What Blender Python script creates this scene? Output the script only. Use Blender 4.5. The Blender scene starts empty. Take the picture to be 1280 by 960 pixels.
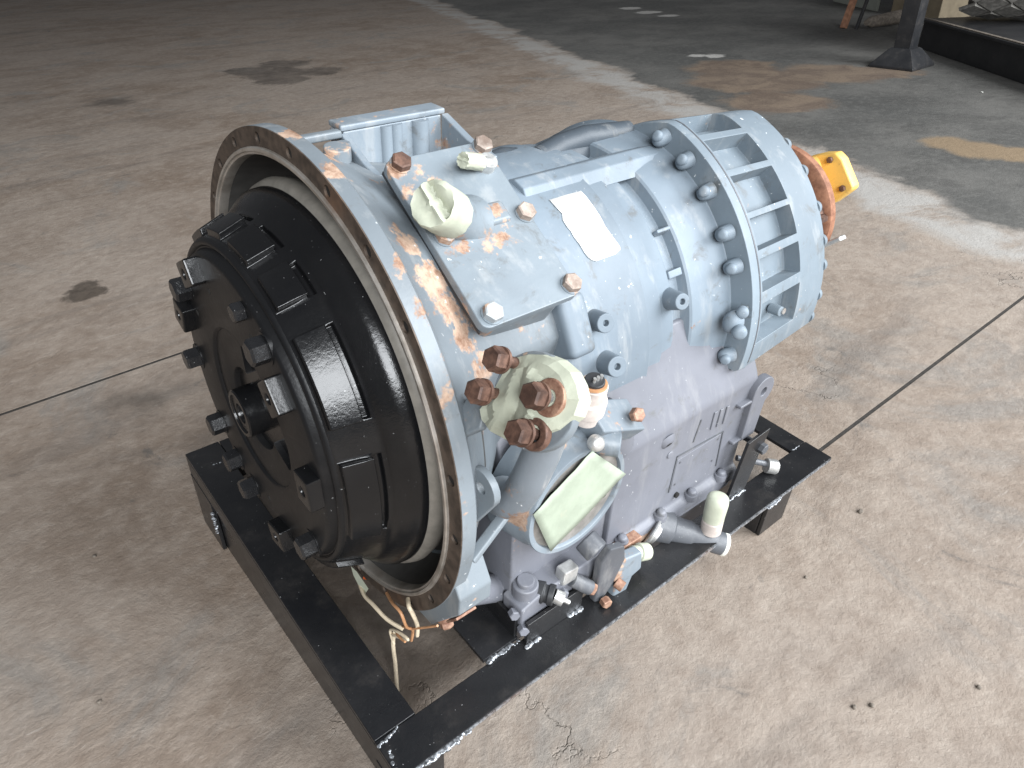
import bpy, bmesh, math, random
from mathutils import Vector, Matrix, noise
random.seed(7)
R = math.radians
# gearbox coordinates: x along the shaft, z up, origin in the middle of the bell flange.  The gearbox and its frame
# lean slightly on feet of unequal length, so gearbox coordinates go to the level world through WM.
FN = Vector((-.025, .09, 1)).normalized(); FO = Vector((0, 0, -.485))
_ex = (Vector((1, 0, 0)) - FN*FN.x).normalized(); _ey = FN.cross(_ex)
WM = Matrix((_ex, _ey, FN)).to_4x4() @ Matrix.Translation(-FO)
def floor_z(x, y): return -.485 + .025*x - .09*y
sc = bpy.context.scene
col = sc.collection

# ------------------------------------------------------------------ camera
cd = bpy.data.cameras.new('camera'); cam = bpy.data.objects.new('camera', cd); col.objects.link(cam)
cd.sensor_width = 36.0; cd.lens = 898.9 / 1280 * 36; cd.clip_start = 0.02; cd.clip_end = 200
yaw, pitch, roll = 0.8558, -0.6309, 0.0516
f_ = Vector((math.cos(pitch)*math.cos(yaw), math.cos(pitch)*math.sin(yaw), math.sin(pitch)))
r_ = f_.cross(Vector((0, 0, 1))).normalized(); u_ = r_.cross(f_)
r2 = r_*math.cos(roll) + u_*math.sin(roll); u2 = -r_*math.sin(roll) + u_*math.cos(roll)
CAM = Vector((-0.3298, -0.8086, 0.6237))
cam.matrix_world = WM @ Matrix(((r2.x, u2.x, -f_.x, CAM.x), (r2.y, u2.y, -f_.y, CAM.y), (r2.z, u2.z, -f_.z, CAM.z), (0, 0, 0, 1)))
sc.camera = cam
# ------------------------------------------------------------------ world and lamps
w = bpy.data.worlds.new('World'); sc.world = w; w.use_nodes = True
bg = w.node_tree.nodes['Background']; bg.inputs[0].default_value = (0.92, 0.945, 1.0, 1); bg.inputs[1].default_value = 0.13
def area(name, loc, target, sx, sy, power, color):
    d = bpy.data.lights.new(name, 'AREA'); d.shape = 'RECTANGLE'; d.size = sx; d.size_y = sy; d.energy = power; d.color = color
    o = bpy.data.objects.new(name, d); col.objects.link(o); o.location = loc
    o.rotation_euler = (Vector(target) - Vector(loc)).to_track_quat('-Z', 'Y').to_euler()
    return o
area('open_doorway_light', (4.6, -5.4, 4.2), (0.5, -0.1, 0.35), 6.6, 4.6, 1480, (0.93, 0.965, 1.0))
area('second_doorway_light', (-2.6, -6.6, 4.4), (0.1, 0.2, 0.35), 4.6, 3.6, 1150, (0.93, 0.965, 1.0))
sc.view_settings.view_transform = 'Standard'; sc.view_settings.look = 'None'
sc.view_settings.exposure = 0.0; sc.view_settings.gamma = 1.0; sc.view_settings.use_curve_mapping = False
sc.cycles.use_denoising = True
sc.cycles.max_bounces = 6

# ------------------------------------------------------------------ node helper
class G:
    def __init__(s, name):
        s.m = bpy.data.materials.new(name); s.m.use_nodes = True; s.t = s.m.node_tree
        s.b = s.t.nodes['Principled BSDF']; s.pos = s.n('ShaderNodeNewGeometry').outputs['Position']
    def n(s, typ, **kw):
        x = s.t.nodes.new(typ)
        for k, v in kw.items(): setattr(x, k, v)
        return x
    def set(s, sock, v):
        if isinstance(v, bpy.types.NodeSocket): s.t.links.new(v, sock)
        elif isinstance(v, (tuple, list)):
            sock.default_value = tuple(v) + ((1,) if len(v) == 3 and len(sock.default_value) == 4 else ())
        else: sock.default_value = v
    def math(s, op, a, b=0.0, c=0.0, clamp=False):
        x = s.n('ShaderNodeMath', operation=op, use_clamp=clamp); s.set(x.inputs[0], a); s.set(x.inputs[1], b); s.set(x.inputs[2], c)
        return x.outputs[0]
    def noise(s, scale, detail=6, rough=.6, dist=0.0, vec=None, out=0):
        x = s.n('ShaderNodeTexNoise'); s.set(x.inputs['Vector'], vec if vec is not None else s.pos)
        x.inputs['Scale'].default_value = scale; x.inputs['Detail'].default_value = detail
        x.inputs['Roughness'].default_value = rough; x.inputs['Distortion'].default_value = dist
        return x.outputs[out]
    def ramp(s, v, a, b, lo=0.0, hi=1.0):
        x = s.n('ShaderNodeMapRange', interpolation_type='SMOOTHSTEP'); s.set(x.inputs[0], v)
        x.inputs[1].default_value = a; x.inputs[2].default_value = b; x.inputs[3].default_value = lo; x.inputs[4].default_value = hi
        return x.outputs[0]
    def mix(s, f, a, b):
        x = s.n('ShaderNodeMix', data_type='RGBA'); s.set(x.inputs[0], f); s.set(x.inputs[6], a); s.set(x.inputs[7], b)
        return x.outputs[2]
    def scalev(s, sx, sy, sz, rot=0.0):
        x = s.n('ShaderNodeMapping'); s.set(x.inputs[0], s.pos); x.inputs['Scale'].default_value = (sx, sy, sz); x.inputs['Rotation'].default_value = (0, 0, rot)
        return x.outputs[0]
    def spots(s, lst, warp=None, amp=.05):
        """max over (point, radius) of radius - distance, edges broken by noise"""
        acc = None
        for p, r in lst:
            x = s.n('ShaderNodeVectorMath', operation='DISTANCE'); s.set(x.inputs[0], s.pos); x.inputs[1].default_value = p
            v = s.math('SUBTRACT', r, x.outputs['Value'])
            acc = v if acc is None else s.math('MAXIMUM', acc, v)
        if warp is not None: acc = s.math('ADD', acc, s.math('MULTIPLY', s.math('SUBTRACT', warp, .5), amp))
        return acc
    def bump(s, h, strength, dist=.002, normal=None):
        x = s.n('ShaderNodeBump'); s.set(x.inputs['Height'], h); x.inputs['Strength'].default_value = strength; x.inputs['Distance'].default_value = dist
        if normal is not None: s.set(x.inputs['Normal'], normal)
        return x.outputs[0]
    def out(s, color, rough, metal=0.0, normal=None, spec=None):
        s.set(s.b.inputs['Base Color'], color); s.set(s.b.inputs['Roughness'], rough); s.set(s.b.inputs['Metallic'], metal)
        if normal is not None: s.set(s.b.inputs['Normal'], normal)
        if spec is not None: s.b.inputs['Specular IOR Level'].default_value = spec
        return s.m
def Wp(x, y, z): return tuple(WM @ Vector((x, y, z)))

def paint(name, base, rust=.0, spots=(), specks=.0, rough=.42, bump=.25, light=1.18, dust=.25):
    g = G(name)
    n1 = g.noise(14, 7, .62); n2 = g.noise(3.2, 4); n3 = g.noise(75, 4, .7)
    lo = tuple(c*.84 for c in base); hi = tuple(min(1, c*light) for c in base)
    c = g.mix(g.ramp(n2, .35, .68), lo, hi)
    streak = g.noise(1, 5, .65, vec=g.scalev(34, 26, 7))
    c = g.mix(g.math('MULTIPLY', g.ramp(streak, .52, .72), dust), c, (.44, .43, .41))
    grime = g.ramp(g.noise(22, 8, .7, .4), .56, .70)
    c = g.mix(g.math('MULTIPLY', grime, .65), c, (.105, .105, .10))
    m = None
    if rust: m = g.ramp(g.math('ADD', n1, g.math('MULTIPLY', n3, .18)), .80 - rust, .86 - rust)
    if spots:
        k = g.ramp(g.spots([(Wp(*p), r) for p, r in spots], g.noise(42, 8, .72), .075), -.003, .005)
        m = k if m is None else g.math('MAXIMUM', m, k)
    if m is not None:
        rc = g.mix(g.ramp(g.noise(30, 7, .75), .33, .62), (.19, .10, .06), (.44, .315, .235))
        c = g.mix(m, c, rc)
    if specks:
        v = g.ramp(g.noise(120, 3, .55), .70, .73); v2 = g.ramp(g.noise(5, 3), .44, .60)
        c = g.mix(g.math('MULTIPLY', g.math('MULTIPLY', v, v2), specks), c, (.72, .73, .72))
    rg = g.math('ADD', g.math('MULTIPLY', n1, .35), rough - .15)
    if m is not None: rg = g.math('ADD', rg, g.math('MULTIPLY', m, .3))
    nb = g.bump(g.math('ADD', n3, g.math('MULTIPLY', n1, .8)), bump, .0015)
    return g.out(c, rg, 0.0, nb)

def black(name, rough=.27, dust=.3, bump=.35, tone=.011, spec=None):
    g = G(name)
    n1 = g.noise(18, 6, .65); n2 = g.noise(160, 3, .7); n3 = g.noise(5, 5, .6)
    c = g.mix(g.ramp(n3, .3, .7), (tone, tone*1.05, tone*1.2), (tone*2.0, tone*2.0, tone*2.1))
    d = g.math('MULTIPLY', g.ramp(n1, .50, .78), dust)
    c = g.mix(d, c, (.10, .088, .078))
    sp = g.ramp(g.noise(210, 2), .73, .76)
    c = g.mix(g.math('MULTIPLY', sp, .55), c, (.33, .33, .33))
    rg = g.math('ADD', g.math('MULTIPLY', n1, .22), rough - .13)
    return g.out(c, rg, 0.0, g.bump(g.math('ADD', n2, g.math('MULTIPLY', n1, 1.2)), bump, .0012), spec)

def rusty(name, a=(.085, .035, .02), b=(.30, .15, .09), rough=.72, metal=.0):
    g = G(name)
    n1 = g.noise(60, 6, .7); n2 = g.noise(16, 5)
    c = g.mix(g.ramp(n1, .3, .7), a, b); c = g.mix(g.math('MULTIPLY', g.ramp(n2, .5, .7), .5), c, tuple(x*.5 for x in a))
    return g.out(c, rough, metal, g.bump(n1, .5, .001))

def steel(name, a, b, rough=.35, metal=.85, scale=40):
    g = G(name)
    n1 = g.noise(scale, 6, .65); n2 = g.noise(9, 4)
    c = g.mix(g.ramp(n1, .3, .7), a, b)
    c = g.mix(g.math('MULTIPLY', g.ramp(n2, .55, .75), .6), c, (.24, .13, .075))
    return g.out(c, g.math('ADD', g.math('MULTIPLY', n1, .3), rough - .12), metal, g.bump(n1, .15, .0008))

def plain(name, c, rough=.5, metal=0.0, scale=50, var=.18, bump=.15):
    g = G(name)
    n1 = g.noise(scale, 5, .6)
    k = g.mix(g.ramp(n1, .25, .75), tuple(x*(1-var) for x in c), tuple(min(1, x*(1+var)) for x in c))
    return g.out(k, rough, metal, g.bump(n1, bump, .001))

def tape_mat(name, c=(.70, .73, .60)):
    g = G(name)
    n1 = g.noise(260, 3, .6); n2 = g.noise(24, 5, .6)
    k = g.mix(g.ramp(n2, .3, .7), tuple(x*.82 for x in c), c)
    k = g.mix(g.math('MULTIPLY', g.ramp(g.noise(40, 6, .7), .60, .72), .25), k, (.42, .36, .27))
    m = g.out(k, .62, 0.0, g.bump(g.math('ADD', g.math('MULTIPLY', n1, .4), n2), .35, .002))
    g.b.inputs['Subsurface Weight'].default_value = .0
    return m

GREY = (.205, .255, .300)
M = {}
M['bell'] = paint('bell_paint', (.155, .178, .196), .085, spots=[((.062, -.205, .235), .026), ((.070, -.225, .205), .026), ((.055, -.165, .27), .020), ((.075, -.245, .18), .022), ((.09, -.262, .135), .022), ((.07, -.29, .11), .016), ((.05, -.01, .33), .022), ((.015, -.10, .345), .014), ((.012, .0, .355), .018), ((.02, -.22, .275), .008), ((.022, -.255, .24), .010), ((.10, -.05, .315), .016), ((.085, -.30, .08), .014)], specks=.7)
M['cover'] = paint('cover_paint', (.160, .188, .210), .11, spots=[((.185, -.165, .275), .012), ((.19, -.18, .265), .010), ((.10, -.09, .325), .012), ((.215, -.10, .315), .014), ((.135, -.11, .31), .008), ((.12, -.19, .26), .010), ((.235, -.28, .195), .006)], specks=.9)
M['case'] = paint('case_paint', (.160, .196, .230), .03, specks=.9, rough=.54, dust=.24)
M['rear'] = paint('rear_paint', (.170, .208, .240), .06, specks=.9, rough=.54, dust=.26)
M['sump'] = paint('sump_paint', (.142, .147, .168), .0, specks=.7, rough=.46, dust=.14, spots=[((.13, -.31, -.16), .010), ((.42, -.32, -.325), .02)])
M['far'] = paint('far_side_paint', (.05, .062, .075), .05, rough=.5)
M['topbox'] = paint('pump_pad_paint', (.165, .195, .222), .14, specks=.9)
M['elbow'] = paint('elbow_paint', (.16, .18, .20), .12, spots=[((.088, -.36, -.02), .02), ((.10, -.385, .14), .012)], specks=1.0, dust=.7)
M['flange'] = steel('flange_face', (.050, .038, .030), (.115, .085, .065), .55, .35, 60)
M['lip'] = steel('machined_lip', (.42, .38, .33), (.62, .58, .53), .33, .75, 26)
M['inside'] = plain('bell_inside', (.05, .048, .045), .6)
M['shell'] = plain('converter_rear_shell', (.21, .195, .17), .5, .2)
M['black'] = black('converter_black', .23, .02, .30, .004, .4)
M['blackplate'] = black('converter_front_black', .40, .06, .25, .005, .25)
M['blackbolt'] = black('black_bolt', .28, .05, .6, .008)
M['frame'] = black('frame_black', .32, .16, .30, .008)
M['rustbolt'] = rusty('rusty_bolt', (.050, .026, .019), (.170, .092, .064), .6, .2)
M['tanbolt'] = rusty('tan_bolt', (.20, .145, .115), (.43, .36, .31), .6, .15)
M['rustring'] = rusty('rusty_ring', (.16, .07, .045), (.42, .26, .18), .6, .2)
M['rustflange'] = rusty('rusty_output_flange', (.16, .065, .035), (.32, .15, .085), .75)
M['bolt'] = paint('painted_bolt', (.30, .32, .33), .22, specks=.2)
M['tape'] = tape_mat('masking_tape', (.46, .48, .38))
M['tapeg'] = tape_mat('green_masking_tape', (.33, .375, .295))
M['white'] = plain('white_fitting', (.72, .72, .66), .45)
M['label'] = plain('paper_label', (.86, .86, .84), .6, 0, 90, .05)
M['yellow'] = paint('yellow_paint', (.78, .49, .12), .06, rough=.4, light=1.1, dust=.05)
M['zinc'] = steel('zinc', (.45, .45, .44), (.66, .66, .64), .35, .7, 60)
M['dark'] = plain('dark_rubber', (.025, .026, .028), .5)
M['darkgrey'] = paint('dark_grey_valve', (.085, .09, .10), .04, specks=.4, rough=.4)
M['hole'] = plain('hole_shade', (.012, .011, .010), .8)  # black for discs that imitate the shade inside holes
M['weld'] = steel('weld_bead', (.05, .055, .06), (.50, .52, .55), .28, .6, 220)
M['wire'] = plain('pale_wire', (.62, .52, .38), .5)
M['copper'] = plain('copper_wire', (.50, .26, .13), .45)
M['sensor'] = plain('sensor_body', (.52, .46, .42), .45)

# ------------------------------------------------------------------ mesh helper
def pol(x, r, deg): return Vector((x, -r*math.cos(R(deg)), r*math.sin(R(deg))))
def frame_of(d):
    d = Vector(d).normalized(); a = Vector((1, 0, 0)) if abs(d.x) < .8 else Vector((0, 0, 1))
    u = (a - d*a.dot(d)).normalized(); return u, d.cross(u), d
class MB:
    def __init__(s): s.bm = bmesh.new()
    def face(s, pts):
        try: return s.bm.faces.new([p if isinstance(p, bmesh.types.BMVert) else s.bm.verts.new(p) for p in pts])
        except ValueError: return None
    def box(s, a, b, M_=None):
        x0, y0, z0 = a; x1, y1, z1 = b
        v = [s.bm.verts.new(p) for p in [(x0,y0,z0),(x1,y0,z0),(x1,y1,z0),(x0,y1,z0),(x0,y0,z1),(x1,y0,z1),(x1,y1,z1),(x0,y1,z1)]]
        if M_ is not None:
            for q in v: q.co = M_ @ q.co
        for f in [(0,3,2,1),(4,5,6,7),(0,1,5,4),(1,2,6,5),(2,3,7,6),(3,0,4,7)]: s.bm.faces.new([v[i] for i in f])
        return s
    def obox(s, c, u, v, n, su, sv, sn):
        u, v, n = Vector(u).normalized(), Vector(v).normalized(), Vector(n).normalized(); c = Vector(c)
        m = Matrix((( u.x, v.x, n.x, c.x), (u.y, v.y, n.y, c.y), (u.z, v.z, n.z, c.z), (0,0,0,1)))
        return s.box((-su/2, -sv/2, -sn/2), (su/2, sv/2, sn/2), m)
    def loft(s, rings, cap0=True, cap1=True, closed=True):
        vs = [[s.bm.verts.new(p) for p in r] for r in rings]
        for a, b in zip(vs, vs[1:]):
            n = len(a)
            for i in range(n if closed else n-1): s.face([a[i], a[(i+1) % n], b[(i+1) % n], b[i]])
        if cap0: s.face(list(reversed(vs[0])))
        if cap1: s.face(vs[-1])
        return vs
    def cyl(s, p0, p1, r0, r1=None, seg=24, cap=True, prof=None):
        p0, p1 = Vector(p0), Vector(p1); u, v, d = frame_of(p1 - p0); L = (p1 - p0).length
        prof = prof or [(0, r0), (1, r0 if r1 is None else r1)]
        s.loft([[p0 + d*(t*L) + (u*math.cos(2*math.pi*i/seg) + v*math.sin(2*math.pi*i/seg))*r for i in range(seg)] for t, r in prof], cap, cap)
        return s
    def rev(s, prof, seg=128, rf=None, cap0=False, cap1=False):
        s.loft([[pol(x, (rf(x, 360*i/seg, r) if rf else r), 360*i/seg) for i in range(seg)] for x, r in prof], cap0, cap1)
        return s
    def prism(s, pts, O, u, v, n, depth):
        O, u, v, n = Vector(O), Vector(u), Vector(v), Vector(n)
        a = [O + u*p + v*q for p, q in pts]; b = [p + n*depth for p in a]
        s.loft([a, b]); return s
    def tube(s, pts, r, seg=10, closed=False):
        pts = [Vector(p) for p in pts]; rings = []
        up = None
        for i, p in enumerate(pts):
            t = (pts[min(i+1, len(pts)-1)] - pts[max(i-1, 0)]).normalized()
            if up is None: up = frame_of(t)[0]
            up = (up - t*up.dot(t)).normalized(); sd = t.cross(up)
            rr = r[i] if isinstance(r, (list, tuple)) else r
            rings.append([p + (up*math.cos(2*math.pi*k/seg) + sd*math.sin(2*math.pi*k/seg))*rr for k in range(seg)])
        s.loft(rings); return s
    def sphere(s, c, r, sub=2, sq=(1, 1, 1)):
        m = Matrix.Translation(Vector(c)) @ Matrix.Diagonal((*sq, 1))
        bmesh.ops.create_icosphere(s.bm, subdivisions=sub, radius=r, matrix=m); return s
    def jitter(s, amp, scale):
        for v in s.bm.verts:
            v.co += Vector([noise.noise(v.co*scale + Vector((k*7.3, 0, 0))) for k in range(3)])*amp
        return s
    def raw(s, name='m'):
        bm = s.bm; bmesh.ops.remove_doubles(bm, verts=bm.verts, dist=1e-6); bmesh.ops.recalc_face_normals(bm, faces=bm.faces)
        me = bpy.data.meshes.new(name); bm.to_mesh(me); bm.free(); return me
    def build(s, name, mat, parent=None, bevel=0, seg=2, ang=32, smooth=45, cut=None, lift=True):
        me = s.raw(name)
        if cut is not None: me = boolean(me, cut)
        return finish(name, me, mat, parent, bevel, seg, ang, smooth, lift)
def boolean(me, cutter):
    a = bpy.data.objects.new('tmp_a', me); b = bpy.data.objects.new('tmp_b', cutter.raw()); col.objects.link(a); col.objects.link(b)
    md = a.modifiers.new('b', 'BOOLEAN'); md.operation = 'DIFFERENCE'; md.object = b; md.solver = 'EXACT'
    dg = bpy.context.evaluated_depsgraph_get(); dg.update()
    out = bpy.data.meshes.new_from_object(a.evaluated_get(dg))
    mb = b.data
    bpy.data.objects.remove(a); bpy.data.objects.remove(b); bpy.data.meshes.remove(mb)
    return out
def finish(name, me, mat, parent=None, bevel=0, seg=2, ang=32, smooth=45, lift=True):
    bm = bmesh.new(); bm.from_mesh(me)
    if bevel:
        es = [e for e in bm.edges if len(e.link_faces) == 2 and e.calc_face_angle(0) > R(ang)]
        bmesh.ops.bevel(bm, geom=es, offset=bevel, segments=seg, profile=.5, affect='EDGES', clamp_overlap=True)
    for f in bm.faces: f.smooth = True
    for e in bm.edges: e.smooth = not (len(e.link_faces) == 2 and e.calc_face_angle(0) > R(smooth))
    bm.to_mesh(me); bm.free(); me.name = name
    o = bpy.data.objects.new(name, me); col.objects.link(o)
    me.materials.clear(); me.materials.append(M[mat] if isinstance(mat, str) else mat)
    if bevel:
        wn = o.modifiers.new('wn', 'WEIGHTED_NORMAL'); wn.keep_sharp = True
    if parent is not None: adopt(o, parent)
    return o
def adopt(o, parent):
    o.parent = parent
    o.matrix_parent_inverse = Matrix.Translation(-Vector(parent['base'])) if 'base' in parent else Matrix()
def thing(name, label, cat, base, group=None, lean=False):
    o = bpy.data.objects.new(name, None); col.objects.link(o); o.empty_display_size = .05
    o.matrix_world = (WM if lean else Matrix()) @ Matrix.Translation(Vector(base))
    o['base'] = base; o['label'] = label; o['category'] = cat
    if group: o['group'] = group
    return o
def tag(o, label, cat, group=None):
    o['label'] = label; o['category'] = cat
    if group: o['group'] = group
    return o
_cache = {}
def hexmesh(r, h, kind):
    k = (round(r, 4), round(h, 4), kind)
    if k in _cache: return _cache[k]
    b = MB()
    def hx(rr, z, n=6): return [Vector((rr*math.cos(math.pi/3*i), rr*math.sin(math.pi/3*i), z)) for i in range(6)]
    if kind == 'washer':
        b.cyl((0, 0, -.0005), (0, 0, h*.22), r*1.32, seg=20)
    if kind == 'socket':
        b.cyl((0, 0, 0), (0, 0, h), r, seg=18, prof=[(0, r), (.85, r), (1, r*.85)])
    elif kind == 'dome':
        b.cyl((0, 0, 0), (0, 0, h), r, seg=18, prof=[(0, r), (.55, r*.98), (.8, r*.85), (.95, r*.6), (1, r*.35)])
    else:
        b.loft([hx(r, 0), hx(r, h*.86), hx(r*.84, h)])
    me = b.raw('bolt')
    bm = bmesh.new(); bm.from_mesh(me)
    for f in bm.faces: f.smooth = kind in ('socket', 'dome')
    for e in bm.edges: e.smooth = not (len(e.link_faces) == 2 and e.calc_face_angle(0) > R(40))
    bm.to_mesh(me); bm.free(); _cache[k] = me
    return me
_mm = {}
def bolt(parent, p, d, r=.010, h=.011, mat='bolt', kind='hex', spin=None, name='bolt'):
    me0 = hexmesh(r, h, kind); key = (me0.name, mat)
    if key not in _mm:
        me = me0.copy(); me.materials.append(M[mat]); _mm[key] = me
    o = bpy.data.objects.new(name, _mm[key]); col.objects.link(o)
    u, v, n = frame_of(d); a = random.uniform(0, 1) if spin is None else spin
    uu = u*math.cos(a) + v*math.sin(a); vv = n.cross(uu); p = Vector(p)
    o.matrix_world = Matrix(((uu.x, vv.x, n.x, p.x), (uu.y, vv.y, n.y, p.y), (uu.z, vv.z, n.z, p.z), (0, 0, 0, 1)))
    mw = o.matrix_world.copy(); adopt(o, parent); o.matrix_basis = mw
    return o
def polar_grid(b, xs, ths, rf, pockets):
    bm = b.bm; cache = {}
    def depth(xc, tc):
        for x0, x1, t0, t1, d in pockets:
            if x0 < xc < x1 and t0 < tc < t1: return d
        return 0.0
    def vt(i, j, d):
        k = (i, j % NJ, d)
        if k not in cache: cache[k] = bm.verts.new(pol(xs[i], rf(xs[i], ths[j % NJ]) - d, ths[j % NJ]))
        return cache[k]
    NJ = len(ths); D = {}
    for i in range(len(xs)-1):
        for j in range(NJ):
            t1 = ths[j+1] if j+1 < NJ else ths[0] + 360
            D[i, j] = depth((xs[i]+xs[i+1])/2, (ths[j]+t1)/2)
    for i in range(len(xs)-1):
        for j in range(NJ):
            d = D[i, j]; b.face([vt(i, j, d), vt(i, j+1, d), vt(i+1, j+1, d), vt(i+1, j, d)])
            d2 = D[i, (j+1) % NJ]
            if d2 != d: b.face([vt(i, j+1, d), vt(i+1, j+1, d), vt(i+1, j+1, d2), vt(i, j+1, d2)])
            if i+1 < len(xs)-1:
                d3 = D[i+1, j]
                if d3 != d: b.face([vt(i+1, j, d), vt(i+1, j+1, d), vt(i+1, j+1, d3), vt(i+1, j, d3)])
    for i in (0, len(xs)-1):
        c = bm.verts.new((xs[i], 0, 0.0)); ii = min(i, len(xs)-2)
        for j in range(NJ): b.face([vt(i, j, D[ii, j]), vt(i, j+1, D[ii, j]), c])
def merge_vals(*ls, eps=1e-4):
    out = []
    for v in sorted(sum([list(l) for l in ls], [])):
        if not out or v - out[-1] > eps: out.append(v)
    return out
def lerp_tab(tab, t):
    for (a, va), (b_, vb) in zip(tab, tab[1:]):
        if a <= t <= b_: return va + (vb - va)*(t - a)/(b_ - a)
    return tab[-1][1]

# ------------------------------------------------------------------ floor
def concrete():
    g = G('workshop_concrete')
    big = g.noise(.7, 6, .6, .4); mid = g.noise(3.4, 9, .68, .5); fine = g.noise(21, 10, .74); grit = g.noise(150, 5, .75); sand = g.noise(62, 6, .7)
    c = g.mix(g.ramp(big, .35, .65), (.202, .154, .117), (.276, .230, .192))
    c = g.mix(g.math('MULTIPLY', g.ramp(mid, .40, .62), .7), c, (.306, .254, .210))
    cem = g.noise(1.9, 8, .66, 1.0)
    c = g.mix(g.math('MULTIPLY', g.ramp(cem, .53, .66), .65), c, (.200, .188, .172))
    c = g.mix(g.math('MULTIPLY', g.ramp(fine, .47, .66), .34), c, (.150, .108, .080))
    c = g.mix(g.math('MULTIPLY', g.ramp(fine, .50, .36), .32), c, (.38, .325, .275))
    c = g.mix(g.math('MULTIPLY', g.ramp(sand, .56, .70), .22), c, (.43, .385, .34))
    c = g.mix(g.math('MULTIPLY', g.ramp(grit, .60, .72), .28), c, (.100, .078, .060))
    # long soft drag smears across the slab
    sm = g.noise(1, 7, .66, .6, vec=g.scalev(.9, 4.2, 1, R(24)))
    c = g.mix(g.math('MULTIPLY', g.ramp(sm, .53, .68), .32), c, (.120, .104, .092))
    # dark grey rubber scuffs
    sc2 = g.noise(4.5, 9, .74, 1.2)
    c = g.mix(g.math('MULTIPLY', g.ramp(sc2, .60, .70), .55), c, (.090, .088, .084))
    # pale dry scuffs and scratches
    pl_ = g.noise(1, 7, .74, 1.2, vec=g.scalev(5, 24, 1, R(-38)))
    c = g.mix(g.math('MULTIPLY', g.ramp(pl_, .63, .71), .45), c, (.44, .395, .35))
    pl2 = g.noise(1, 4, .6, .4, vec=g.scalev(3.5, 60, 1, R(50)))
    scr = g.math('MULTIPLY', g.ramp(pl2, .70, .74), g.ramp(mid, .48, .58))
    c = g.mix(g.math('MULTIPLY', scr, .6), c, (.46, .41, .36))
    # the bay behind: grey green slab, rust brown patches and a pale worn band
    sx = g.n('ShaderNodeSeparateXYZ'); g.set(sx.inputs[0], g.pos); X, Y = sx.outputs[0], sx.outputs[1]
    wob = g.math('MULTIPLY', g.math('SUBTRACT', g.noise(2.0, 10, .68, .5), .5), .60)
    edge = g.math('ADD', g.math('SUBTRACT', X, g.math('ADD', 2.52, g.math('MULTIPLY', Y, .40))), wob)
    bay = g.ramp(edge, .22, .34)
    bc = g.mix(g.ramp(g.noise(1.1, 6, .6), .35, .65), (.076, .075, .070), (.128, .123, .113))
    bc = g.mix(g.math('MULTIPLY', g.ramp(mid, .45, .62), .5), bc, (.060, .058, .054))
    bc = g.mix(g.math('MULTIPLY', g.ramp(fine, .52, .40), .30), bc, (.165, .160, .148))
    def blob(lst, amp, a, b): return g.ramp(g.spots(lst, g.noise(2.8, 10, .7, .6), amp), a, b)
    br = blob([((4.45, 2.25, 0), .50), ((5.0, 2.0, 0), .42), ((3.95, 1.75, 0), .36), ((4.75, 2.65, 0), .40), ((5.3, 1.75, 0), .25)], .55, -.03, .12)
    bc = g.mix(g.math('MULTIPLY', br, .8), bc, g.mix(g.ramp(mid, .4, .6), (.130, .090, .064), (.205, .150, .105)))
    br2 = blob([((3.70, .42, 0), .17), ((3.75, .25, 0), .17), ((3.72, .60, 0), .13)], .22, -.02, .06)
    bc = g.mix(g.math('MULTIPLY', br2, .9), bc, (.235, .170, .105))
    wh = blob([((5.00, 3.20, 0), .10), ((5.08, 3.08, 0), .10), ((7.3, 6.1, 0), .16), ((7.1, 5.6, 0), .18), ((6.98, 5.2, 0), .14)], .35, 0, .05)
    bc = g.mix(wh, bc, (.40, .385, .36))
    c = g.mix(bay, c, bc)
    band = g.math('MULTIPLY', g.ramp(edge, -.14, .02), g.math('SUBTRACT', 1.0, g.ramp(edge, .16, .34)))
    c = g.mix(g.math('MULTIPLY', band, g.ramp(mid, .34, .56)), c, (.345, .328, .305))
    # oil stains
    oil = g.ramp(g.spots([((2.25, 5.35, 0), .30), ((2.52, 5.15, 0), .22), ((2.12, 5.70, 0), .22), ((2.45, 5.75, 0), .24), ((2.12, 5.0, 0), .20)], g.noise(4.2, 9, .68, .5), .40), -.02, .06)
    c = g.mix(g.math('MULTIPLY', oil, g.ramp(mid, .30, .62, .95, .55)), c, (.078, .062, .049))
    oil2 = g.ramp(g.spots([((-.05, 1.79, 0), .072), ((-.03, 1.85, 0), .05)], g.noise(14, 9, .68, .4), .10), -.006, .018)
    c = g.mix(g.math('MULTIPLY', oil2, g.ramp(fine, .30, .62, .98, .70)), c, (.055, .043, .033))
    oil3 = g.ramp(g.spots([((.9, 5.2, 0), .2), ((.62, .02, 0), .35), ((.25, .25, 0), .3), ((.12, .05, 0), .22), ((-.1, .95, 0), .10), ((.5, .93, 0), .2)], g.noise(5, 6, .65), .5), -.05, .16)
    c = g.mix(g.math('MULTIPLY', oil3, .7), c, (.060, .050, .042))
    # hairline cracks
    vo = g.n('ShaderNodeTexVoronoi', feature='DISTANCE_TO_EDGE'); vo.inputs['Scale'].default_value = 1.15
    wv = g.n('ShaderNodeVectorMath', operation='ADD'); g.set(wv.inputs[0], g.pos)
    nv = g.n('ShaderNodeVectorMath', operation='SCALE'); g.set(nv.inputs[0], g.noise(3.5, 6, .6, out=1)); nv.inputs['Scale'].default_value = .5
    g.set(wv.inputs[1], nv.outputs[0]); g.set(vo.inputs['Vector'], wv.outputs[0])
    cr = g.math('MULTIPLY', g.math('SUBTRACT', 1.0, g.ramp(vo.outputs['Distance'], .0005, .004)), g.ramp(g.noise(1.3, 3), .58, .66))
    c = g.mix(g.math('MULTIPLY', cr, .55), c, (.09, .075, .06))
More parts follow.
